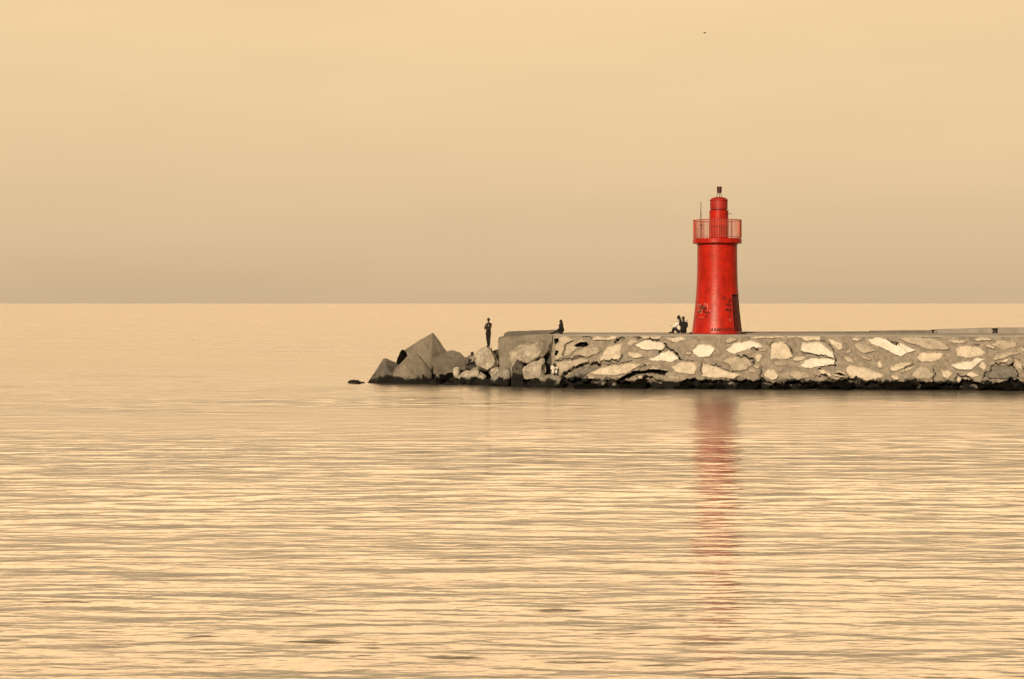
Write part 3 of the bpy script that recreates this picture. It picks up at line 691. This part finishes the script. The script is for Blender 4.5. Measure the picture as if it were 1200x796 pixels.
# rounded, drum-like block
pts = []
for k in range(12):
    a = 2*PI*k/12; pts += [P(530+17.5*math.cos(a), 428-17.5*math.sin(a), 107.2), P(511+14*math.cos(a), 431-13*math.sin(a), 107.0), P(532+15*math.cos(a), 428-15*math.sin(a), 109.4)]
pts += q((508,448,106.9),(541,448,106.9))
hull_rock('concrete_block', pts, mat('block_worn', (.165, .153, .13), .92, .4, 1.4, .05, 9, weed=.40, speck=.5), 'rounded drum-like concrete block right of the tall cube', 'block', seed=6, bev=.05, amp=.04, facet=0, group=BG)
hull_rock('concrete_block', q((583.5,397,103.6),(585,394.8,103.8),(600,393.2,103.8),(650,390.8,103.4),(652,445,103.0),(586,445,103.2),(590,394,106.6),(650,391,106.6),(586,444,107),(652,444,107)),
    M['block'], 'large square concrete block beside the end of the breakwater', 'block', seed=7, bev=.06, amp=.025, facet=0)
hull_rock('concrete_block', q((590.5,390.5,105.3),(597,388.6,105.4),(653,386.6,105),(656,392,105),(592,400,105.4),(655,400,105),(597,388.8,108),(655,386.8,108),(592,440,108),(655,440,108),(592,440,105.6),(655,440,105.2)),
    M['block_dark'], 'flat topped concrete block just behind the large square one', 'block', seed=8, bev=.07, amp=.03, facet=0)

def R_(o, Y, d, m, label, seed, **k): return outline_rock('boulder', o, Y, d, M[m], label, seed=seed, group='boulders piled at the tip of the breakwater', **k)  # also makes the dark fillers that stand in for shade
R_([(463.5,426),(466,418.5),(471.5,411),(478,415.5),(474,424),(467,428.5)], 107.6, .9, 'black', 'shade-black filler for the dark end face left of the tallest cube', 37, bev=.04, facet=.05, res=.09)  # black filler stands in for the cube's shaded end face
stand = R_([(556,422),(558,413),(564,409),(570,406.3),(576,407.3),(579,414),(584.5,425.5),(581,430.5),(571,435),(560,431)], 104.2, 1.7, 'boulder', 'pale rounded boulder the standing man is on', 11, facet=.08, shrink=.75)
R_([(546,440),(551,433),(556,429),(563,433),(569,440),(570,452),(546,452)], 104.9, 1.2, 'boulder', 'pale speckled boulder under the man\'s boulder, at the waterline', 12)
R_([(536,442),(541,437),(548,434.5),(554,438),(552,446),(538,452)], 105.1, .9, 'boulder', 'small pale sloping boulder right of the upright stone', 13, bev=.05)
R_([(531,446),(532,431.5),(535,430),(538,431),(538,446)], 105.2, .5, 'boulder', 'pale upright stone propped against the rounded block', 14, bev=.04, facet=.05, res=.09)
R_([(509,445),(511,438),(514,436.5),(517,439),(516,446)], 105.0, .5, 'boulder_mid', 'small roundish stone in front of the rounded block', 15, bev=.04, res=.09)
R_([(498,452),(502,447),(508,444.5),(513,448),(516,452)], 104.9, .8, 'weedy', 'low wet stone between the two left blocks', 16, bev=.04, res=.09)
R_([(519,452),(523,447.5),(530,446.5),(536,449),(538,453)], 104.8, .8, 'boulder_mid', 'flat pale-topped stone at the water under the rounded block', 17, bev=.04, res=.09)
R_([(528,444),(545,436),(560,437),(560,455),(528,455)], 105.4, 1.0, 'weedy', 'black weedy rock behind the small pale boulders', 18)
R_([(543,419),(551,413.5),(558,414),(556,425),(546,426)], 107.2, 1.2, 'boulder_mid', 'dull boulder behind the small crouched person', 19)
R_([(545,424),(560,424),(560,440),(545,440)], 106.8, .8, 'weedy', 'dark rock in the gap behind the small crouched person', 20)
R_([(574,414),(581,410.5),(588,408.5),(590,440),(576,440)], 105.2, 1.2, 'weedy', 'dark rock wedged between the man\'s boulder and the square block', 21)
R_([(573,436),(577,431),(586,429),(589,434),(584,440),(575,442)], 104.0, .8, 'boulder', 'pale chunk of rock under the right side of the man\'s boulder', 22, bev=.05, res=.1)
R_([(568,452),(573,444),(584,436),(592,428.5),(598,427),(602,436),(602,453)], 103.6, 1.3, 'boulder_mid', 'sloping grey boulder in front of the square block', 23)
R_([(600,438),(595.5,424),(596,414),(598,410),(606,404.5),(618,400.5),(626,402.5),(620,412),(606,428)], 102.9, 1.1, 'boulder', 'pale slab-like boulder leaning at the back of the pile by the square block', 24)
R_([(605,419),(609,412),(618,406),(631,400.3),(638,403.5),(642.5,412),(637,418),(626,421.5),(614,426)], 102.1, 1.3, 'boulder', 'large pale cracked boulder in front of the square block', 25, facet=.16)
R_([(613,445),(614,429),(621,424.5),(636,420.5),(640,424),(640,443),(626,448)], 101.7, 1.2, 'boulder', 'pale blocky boulder under the large cracked one', 26)
R_([(598,452),(599,431),(603,426),(606,419),(610,428),(615,434),(617,455),(600,456)], 102.0, .8, 'weedy', 'tall black weed covered rock left of the pale blocky boulder', 27, facet=.25)
R_([(612,456),(617,446),(628,443),(640,446),(642,457)], 101.0, 1.1, 'weedy', 'wet dark rock under the pale blocky boulder', 28)
R_([(628,456),(632,442),(640,438.5),(655,438),(662,443),(662,457)], 100.9, 1.1, 'boulder_mid', 'low flat rock under the person in white', 29)
R_([(636,445),(638,420),(646,400),(654,400),(656,445)], 103.0, .9, 'weedy', 'dark filler for the shadow in the cleft between the square block and the breakwater', 30)  # dark filler placed where the cleft only lies in shadow
R_([(590,452),(578,446),(584,440),(596,444),(600,453)], 103.2, .7, 'weedy', 'wet dark stone at the foot of the sloping grey boulder', 31, bev=.05)

R_([(553,456),(560,447),(572,444),(582,449),(590,456)], 104.2, 1.2, 'weedy', 'black wet rock at the water under the standing man', 32)
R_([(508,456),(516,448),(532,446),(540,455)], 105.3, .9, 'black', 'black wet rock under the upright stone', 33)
R_([(556,458),(562,438),(585,434),(640,436),(660,440),(662,458)], 105.6, 1.6, 'black', 'rock core coloured shade-black for the gaps low in the pile', 34)  # near-black core added so the gaps read as deep shade
R_([(500,456),(510,440),(540,434),(556,440),(560,456)], 106.6, 1.4, 'black', 'rock coloured shade-black for the gaps under the rounded block', 35)  # black colour stands for the shade below the drum
R_([(560,440),(562,424),(586,424),(600,438),(598,446)], 105.9, 1.0, 'black', 'black rock in the gap just below the man\'s boulder', 36)  # the dark of the gap is put into the colour
R_([(606,446),(608,420),(622,414),(641,414),(643,446)], 103.0, .9, 'black', 'rock coloured shade-black for the gap between the pale cracked boulder and the blocky one', 38)  # black backing added for a dark gap between boulders
R_([(496,446),(494,424),(503,420),(512,430),(512,446)], 108.0, 1.0, 'black', 'rock coloured shade-black for the hollow between the front block and the rounded block', 39)  # black wedge in place of the shade in this hollow
R_([(642,414),(645,408),(649,413),(649,432),(643,432)], 102.6, .5, 'weedy', 'narrow dark filler for the shadow in the cleft beside the breakwater', 40)  # more dark filler for the same cleft shadow
R_([(586,446),(590,440),(596,441),(598,452),(588,453)], 102.6, .5, 'boulder_mid', 'small grey stone left of the black weedy rock', 41, res=.08)
R_([(604,456),(606,449),(613,447.5),(618,452),(618,457)], 101.0, .5, 'boulder_mid', 'small grey stone awash in front of the black weedy rock', 42, res=.08)
# foot stones: wet black rubble all along the waterline
protos = []
for i in range(9):
    rnd = random.Random(100+i)
    bm = bmesh.new()
    for _ in range(14):
        v = Vector((rnd.gauss(0, 1), rnd.gauss(0, 1), rnd.gauss(0, 1))).normalized(); bm.verts.new((v.x*.62*rnd.uniform(.75, 1.1), v.y*.5, v.z*.36*rnd.uniform(.7, 1.1)))
    r = bmesh.ops.convex_hull(bm, input=bm.verts[:])
    bmesh.ops.delete(bm, geom=[g for g in set(r['geom_interior']+r['geom_unused']) if isinstance(g, bmesh.types.BMVert)], context='VERTS')
    refine(bm, .16); rough_up(bm, .07, 2.6, i, .1)
    me = bpy.data.meshes.new('rubble_stone'); bm.to_mesh(me); bm.free()
    me.polygons.foreach_set('use_smooth', [True]*len(me.polygons)); protos.append(me)
rnd = random.Random(9); u = -.2; k = 0
while u < 44:
    s = rnd.choice((.4, .6, .8, 1.0, 1.35))*rnd.uniform(.85, 1.15); u += s*rnd.uniform(.35, .6)
    grey = rnd.random() < .2
    me = protos[k % 9]
    if not me.materials: me.materials.append(M['black'])
    o = bpy.data.objects.new('rubble_stone', me); C.objects.link(o)
    o.location = A+dj*u+nj*rnd.uniform(-.25, .45)+Vector((0, 0, rnd.uniform(-.10, .30)))
    o.rotation_euler = (rnd.uniform(-.3, .3), rnd.uniform(-.3, .3), rnd.uniform(-.6, .6)+(PI if rnd.random() < .5 else 0)); o.scale = (s, s*rnd.uniform(.8, 1.2), s*rnd.uniform(.7, 1.15))
    if grey:
        o.material_slots[0].link = 'OBJECT'; o.material_slots[0].material = M['boulder_mid']
        tag(o, 'grey stone showing among the black rubble at the breakwater\'s foot', 'stone', 'rubble along the waterline')
    else:
        tag(o, 'wet black weed covered stone in the rubble at the breakwater\'s foot', 'stone', 'rubble along the waterline')
    k += 1
hull_rock('loose_stone', [Vector((LX-1.69, LY-.4, DECK+.015))+Vector(p) for p in ((-.09,-.06,-.01),(.1,-.07,-.01),(.08,.08,-.01),(-.08,.07,-.01),(-.05,-.04,.10),(.05,0,.13),(0,.05,.11))],
    M['black'], 'small dark stone on the deck at the left foot of the lighthouse', 'stone', seed=44, bev=.01, amp=.01, facet=0, res=.05)

# ---------------------------------------------------------------- people
def evaluated(ob):
    dg = bpy.context.evaluated_depsgraph_get(); me = bpy.data.meshes.new_from_object(ob.evaluated_get(dg))
    bpy.data.objects.remove(ob); return me
def skin(verts, edges, radii, sub=1):
    me = bpy.data.meshes.new('s'); me.from_pydata([tuple(v) for v in verts], edges, []); ob = bpy.data.objects.new('s', me); C.objects.link(ob)
    ob.modifiers.new('k', 'SKIN')
    for i, r in enumerate(radii):
        d = me.skin_vertices[0].data[i]; d.radius = r if isinstance(r, tuple) else (r, r); d.use_root = (i == 0)
    m = ob.modifiers.new('u', 'SUBSURF'); m.levels = sub; m.render_levels = sub
    return evaluated(ob)
def figure(J, loc, rz, parts, label, cat='person', scale=1.0, hair_long=0, bulk=0):
    """J: joint positions (x right, y forward = the way the person faces, z up)"""
    J = {k: Vector(v) for k, v in J.items()}
    R = empty('person', loc, rz); R.scale = (scale,)*3; tag(R, label, cat)
    def chain_mesh(segs, extra=0):
        names = []; es = []; rr = {}
        for a, b, ra, rb in segs:
            for n_, r_ in ((a, ra), (b, rb)):
                if n_ not in names: names.append(n_); rr[n_] = r_
            es.append((names.index(a), names.index(b)))
        rd = [tuple(x+extra for x in (rr[n_] if isinstance(rr[n_], tuple) else (rr[n_],)*2)) for n_ in names]
        return skin([J[n_] for n_ in names], es, rd)
    torso = [('pelvis', 'waist', (.135, .10), (.115, .09)), ('waist', 'chest', (.115, .09), (.14, .10)), ('chest', 'neck', (.14, .10), (.052, .052)), ('neck', 'skull', .052, .055)]
    arms = [s for k in 'lr' for s in (('chest', 'sh'+k, (.14, .10), .052), ('sh'+k, 'el'+k, .052, .038), ('el'+k, 'wr'+k, .038, .025))]
    legs = [s for k in 'lr' for s in (('pelvis', 'hp'+k, (.135, .10), .085), ('hp'+k, 'kn'+k, .085, .055), ('kn'+k, 'an'+k, .055, .036), ('an'+k, 'to'+k, .036, .030))]
    bm = bmesh.new(); bm.from_mesh(chain_mesh(torso+arms+legs))
    hc = J['head']; fd = J['face'].normalized(); up = Vector((0, 0, 1)); sd = fd.cross(up).normalized(); up = sd.cross(fd)
    rot = Matrix((sd, fd, up)).transposed().to_4x4()
    def ball(c, s, seg=14): bmesh.ops.create_uvsphere(bm, u_segments=seg, v_segments=10, radius=1, matrix=Matrix.Translation(c) @ rot @ Matrix.Diagonal((*s, 1)))
    ball(hc+up*.02, (.074, .092, .100)); ball(hc+fd*.03-up*.05, (.052, .062, .062))
    ball(hc+fd*.10-up*.012, (.012, .02, .022), 8); ball(hc+fd*.082-up*.055, (.022, .012, .008), 8)
    for s in (-1, 1): ball(hc+sd*.078*s, (.012, .02, .03), 8)
    # hands: palm, four fingers of unequal length, a thumb from the side of the palm
    for k, s in (('l', -1), ('r', 1)):
        d = (J['wr'+k]-J['el'+k]).normalized(); pn = J.get('pn'+k, Vector((0, 0, -1))); pn = (pn-d*pn.dot(d)).normalized(); sw = d.cross(pn)*s
        w0 = J['wr'+k]
        mt = Matrix((sw, pn, d)).transposed().to_4x4()
        bmesh.ops.create_uvsphere(bm, u_segments=10, v_segments=8, radius=1, matrix=Matrix.Translation(w0+d*.05) @ mt @ Matrix.Diagonal((.040, .018, .055, 1)))
        for i, ln in enumerate((.066, .078, .073, .056)):
            b0 = w0+d*.085+sw*(-.030+.020*i); b1 = b0+d*ln*.45+pn*.008; b2 = b1+d*ln*.35+pn*.022
            tube(bm, b0-d*.02, b1, .0095, .009, 8); tube(bm, b1, b2, .009, .0075, 8)
        t0 = w0+d*.03-sw*.035; t1 = t0+d*.035-sw*.03+pn*.01; t2 = t1+d*.035-sw*.006+pn*.015
        tube(bm, t0, t1, .012, .011, 8); tube(bm, t1, t2, .011, .009, 8)
    me = bpy.data.meshes.new('b'); bm.to_mesh(me); bm.free(); ob = bpy.data.objects.new('b', me); C.objects.link(ob)
    m = ob.modifiers.new('r', 'REMESH'); m.mode = 'VOXEL'; m.voxel_size = .011
    m = ob.modifiers.new('s', 'SMOOTH'); m.iterations = 2; m.factor = .5
    link('body', evaluated(ob), M['skin'], R, smooth=True)
    for nm, what, mt_ in parts:
        if what == 'hair':
            bm = bmesh.new()
            bmesh.ops.create_uvsphere(bm, u_segments=20, v_segments=14, radius=1, matrix=Matrix.Translation(hc+up*.032-fd*.020) @ rot @ Matrix.Diagonal((.090, .096, .102, 1)))
            if hair_long:
                bmesh.ops.create_uvsphere(bm, u_segments=16, v_segments=12, radius=1, matrix=Matrix.Translation(hc-up*(.06+hair_long*.35)-fd*.055) @ rot @ Matrix.Diagonal((.11+hair_long*.15, .062, .13+hair_long*.35, 1)))
            for v in bm.verts: v.co += Vector((1, 1, 1))*.012*noise.noise(v.co*22)
            link_o = bm_obj(nm, bm, M[mt_], R, smooth=True)
        elif what == 'eyes':
            for s in (-1, 1):
                bm = bmesh.new(); bmesh.ops.create_uvsphere(bm, u_segments=8, v_segments=6, radius=.009, matrix=Matrix.Translation(hc+fd*.094+sd*.03*s+up*.012)); bm_obj('eye', bm, M['eye'], R)
        elif what == 'shoes':
            for k in 'lr':
                bm = bmesh.new(); a, b = J['an'+k], J['to'+k]; d = (b-a); d.z = 0; d = d.normalized() if d.length > .01 else Vector((0, 1, 0))
                rm = Matrix((d.cross(Vector((0, 0, 1))), d, Vector((0, 0, 1)))).transposed().to_4x4()
                bmesh.ops.create_uvsphere(bm, u_segments=14, v_segments=10, radius=1, matrix=Matrix.Translation(a+d*.075-Vector((0, 0, .035))) @ rm @ Matrix.Diagonal((.052, .145, .05, 1)))
                tube(bm, a-Vector((0, 0, .03)), a+Vector((0, 0, .03)), .052, .046, 12); bm_obj(nm, bm, M[mt_], R, smooth=True)
        elif what == 'patch':
            bm = bmesh.new(); c = J['chest']; box(bm, c+Vector((.0, .118, -.02)), (.20, .03, .12), bev=.012); bm_obj(nm, bm, M[mt_], R)
        else:
            seg = {'top': torso[:2]+[('chest', 'neckbase', (.14, .10), (.075, .07))]+[s for s in arms if 'sh' in s[1]], 'sleeved': torso[:2]+[('chest', 'neckbase', (.14, .10), (.075, .07))]+arms,
                   'short': torso[:2]+[('chest', 'neckbase', (.14, .10), (.075, .07))]+[s for k in 'lr' for s in (('chest', 'sh'+k, (.14, .10), .055), ('sh'+k, 'mid'+k, .055, .05))],
                   'trousers': [s for s in legs if not s[1].startswith('to')]+[('pelvis', 'waist', (.135, .10), (.115, .09))]}[what]
            J['neckbase'] = J['chest'].lerp(J['neck'], .75)
            for k in 'lr': J['mid'+k] = J['sh'+k].lerp(J['el'+k], .6)
            me = chain_mesh(seg, (.019+bulk) if what != 'trousers' else .017+bulk*.4)
            ob = bpy.data.objects.new('c', me); C.objects.link(ob)
            for v in me.vertices: v.co += Vector(v.normal)*.012*noise.noise(v.co*9)
            link(nm, evaluated(ob), M[mt_], R, smooth=True)
    return R

# standing man, arms folded, facing the camera and a little to the right (faces +y in his own frame)
st = P(572.3, 407.6, 104.1)
def ground(o, p):
    bpy.context.view_layer.update()
    best = None
    for dx in (-.12, 0, .12):
        ok, h, _, _ = o.ray_cast(Vector((p.x+dx, p.y, 9))-o.location, Vector((0, 0, -1)))
        if ok: z = h.z+o.location.z; best = z if best is None else max(best, z)
    return best if best is not None else p.z
st.z = ground(stand, st)-.015; print('STAND', st.z)
figure(dict(pelvis=(0,0,.95), waist=(.0,0,1.10), chest=(-.01,.0,1.34), neck=(-.02,.01,1.50), skull=(-.03,.03,1.58), head=(-.03,.04,1.66), face=(.15,1,-.32),
    shl=(-.19,0,1.42), ell=(-.22,.10,1.14), wrl=(.02,.24,1.17), shr=(.17,0,1.42), elr=(.21,.10,1.12), wrr=(-.04,.26,1.10),
    pnl=(0,-1,0), pnr=(0,-1,0),
    hpl=(-.09,0,.90), knl=(-.08,.04,.50), anl=(-.06,0,.09), tol=(-.09,.17,.03), hpr=(.09,0,.90), knr=(.06,.03,.50), anr=(.02,-.02,.09), tor=(.03,.16,.03)),
    st, PI-.45, [('tank_top','top','black_cloth'),('chest_print','patch','pale_cloth'),('trousers','trousers','black_cloth'),('shoe','shoes','dark_cloth'),('hair','hair','hair'),('eyes','eyes','eye')],
    'man in a dark sleeveless top standing with folded arms on a pale boulder', scale=1.02, bulk=.028)

# sitting pose facing +y, sat on the ground with knees drawn up
def sit(lean=0.10, knee=.46, foot=.62, kz=.42, headz=.80, heady=.16, face=(0,1,-.3), arms='knees'):
    d = dict(pelvis=(0,0,.11), waist=(0,-.01+lean*.3,.27), chest=(0,lean,.50), neck=(0,lean+.05,.66), skull=(0,heady-.02,headz-.07), head=(0,heady,headz), face=face,
        shl=(-.18,lean,.58), shr=(.18,lean,.58), hpl=(-.09,.04,.10), hpr=(.09,.04,.10), knl=(-.11,knee*.85,kz), knr=(.11,knee*.85,kz),
        anl=(-.10,foot,.08), anr=(.10,foot,.08), tol=(-.11,foot+.16,.03), tor=(.11,foot+.16,.03))
    if arms == 'knees': d.update(ell=(-.23,.24,.38), elr=(.23,.24,.38), wrl=(-.06,.42,.42), wrr=(.06,.42,.40))
    if arms == 'lap': d.update(ell=(-.22,.12,.32), elr=(.22,.12,.32), wrl=(-.08,.30,.26), wrr=(.08,.30,.24))
    return d
# lone sitter on the corner of the breakwater, facing left, legs out
d = sit(lean=.10, knee=.36, foot=.62, kz=.18, headz=.80, heady=.10, face=(0,1,-.25), arms='lap')
pt = P(659.0, 392.0, 102.2); pt.z = DECK+.0
figure(d, pt, PI/2-.1, [('jacket','sleeved','black_cloth'),('trousers','trousers','black_cloth'),('shoe','shoes','black_cloth'),('hair','hair','hair'),('eyes','eyes','eye')],
    'person in black sitting alone on the left corner of the breakwater, legs stretched out', hair_long=.16, scale=.95, bulk=.05)
# the couple by the lighthouse
pt = P(801.2, 389.5, 104.5); pt.z = DECK
d = sit(lean=.06, knee=.50, kz=.40, headz=.84, heady=.10)
figure(d, pt, .15, [('jacket','sleeved','black_cloth'),('trousers','trousers','black_cloth'),('shoe','shoes','black_cloth'),('hair','hair','hair'),('eyes','eyes','eye')],
    'person in black with back turned, right one of the couple by the lighthouse', scale=1.1, bulk=.045)
pt = P(796.4, 389.5, 104.75); pt.z = DECK
d = sit(lean=.07, knee=.38, foot=.40, kz=.34, headz=.90, heady=.06)
d.update(elr=(.34,-.06,.62), wrr=(.42,-.22,.72), shr=(.19,.02,.66), pnr=(0,0,-1))
d['elr'] = (.26,-.14,.66); d['wrr'] = (.10,-.38,.74)
figure(d, pt, PI/2-.35, [('jacket','sleeved','white_cloth'),('trousers','trousers','dark_cloth'),('shoe','shoes','black_cloth'),('hair','hair','hair'),('eyes','eyes','eye')],
    'bushy-haired person in a white jacket leaning on the one in black by the lighthouse', hair_long=.22, scale=1.1, bulk=.03)
# small person crouched between the boulders
pt = P(554.8, 428.5, 105.4)
d = sit(lean=.05, knee=.34, foot=.36, kz=.44, headz=.80, heady=.10, arms='lap')
figure(d, pt, PI/2+.5, [('shirt','sleeved','pale_cloth'),('trousers','trousers','dark_cloth'),('shoe','shoes','black_cloth'),('hair','hair','hair'),('eyes','eyes','eye')],
    'dark haired person in a pale shirt half hidden left of the standing man\'s boulder', scale=.95)
# person in white low down in the cleft
pt = P(648.8, 439.2, 100.75)
d = sit(lean=.16, knee=.40, foot=.42, kz=.36, headz=.66, heady=.30, face=(0,1,-.8))
figure(d, pt, PI+.2, [('shirt','sleeved','white_cloth'),('trousers','trousers','white_cloth'),('shoe','shoes','black_cloth'),('hair','hair','hair'),('eyes','eyes','eye')],
    'dark haired person in white bent forward on the low rock beneath the breakwater corner', hair_long=.12, scale=.9)

# ---------------------------------------------------------------- gull
def build_bird():
    Y = 380; R = empty('gull', P(825.8, 38.7, Y), .9); tag(R, 'small dark gull gliding high above the lighthouse', 'bird')
    bm = bmesh.new()
    bmesh.ops.create_uvsphere(bm, u_segments=16, v_segments=10, radius=1, matrix=Matrix.Diagonal((.085, .24, .08, 1)))
    bmesh.ops.create_uvsphere(bm, u_segments=12, v_segments=8, radius=.06, matrix=Matrix.Translation((0, .25, .03)))
    tube(bm, (0, .29, .03), (0, .36, .02), .018, .005, 8)
    tv = [bm.verts.new(p) for p in ((-.03,-.2,.0),(.03,-.2,.0),(.09,-.38,.0),(-.09,-.38,.0),(-.03,-.2,.02),(.03,-.2,.02),(.09,-.38,.012),(-.09,-.38,.012))]
    for f in ((3,2,1,0),(4,5,6,7),(0,1,5,4),(2,3,7,6),(1,2,6,5),(3,0,4,7)): bm.faces.new([tv[i] for i in f])
    bm_obj('body', bm, M['feather'], R, smooth=True)
    for s in (-1, 1):
        bm = bmesh.new(); top = []; bot = []
        prof = [(.05, .10, -.10, .04), (.30, .15, -.07, .17), (.45, .13, -.06, .17), (.70, -.02, -.12, .09)]
        for x, y1, y0, z in prof:
            top.append([bm.verts.new((s*x, y1, z+.015)), bm.verts.new((s*x, y0, z+.01))]); bot.append([bm.verts.new((s*x, y1, z-.012)), bm.verts.new((s*x, y0, z-.002))])
        for i in range(3):
            bm.faces.new((top[i][0], top[i+1][0], top[i+1][1], top[i][1])); bm.faces.new((bot[i][1], bot[i+1][1], bot[i+1][0], bot[i][0]))
            bm.faces.new((top[i][0], bot[i][0], bot[i+1][0], top[i+1][0])); bm.faces.new((top[i][1], top[i+1][1], bot[i+1][1], bot[i][1]))
        bm.faces.new((top[3][0], bot[3][0], bot[3][1], top[3][1])); bmesh.ops.recalc_face_normals(bm, faces=bm.faces[:]); bm_obj('wing', bm, M['feather'], R)
build_bird()
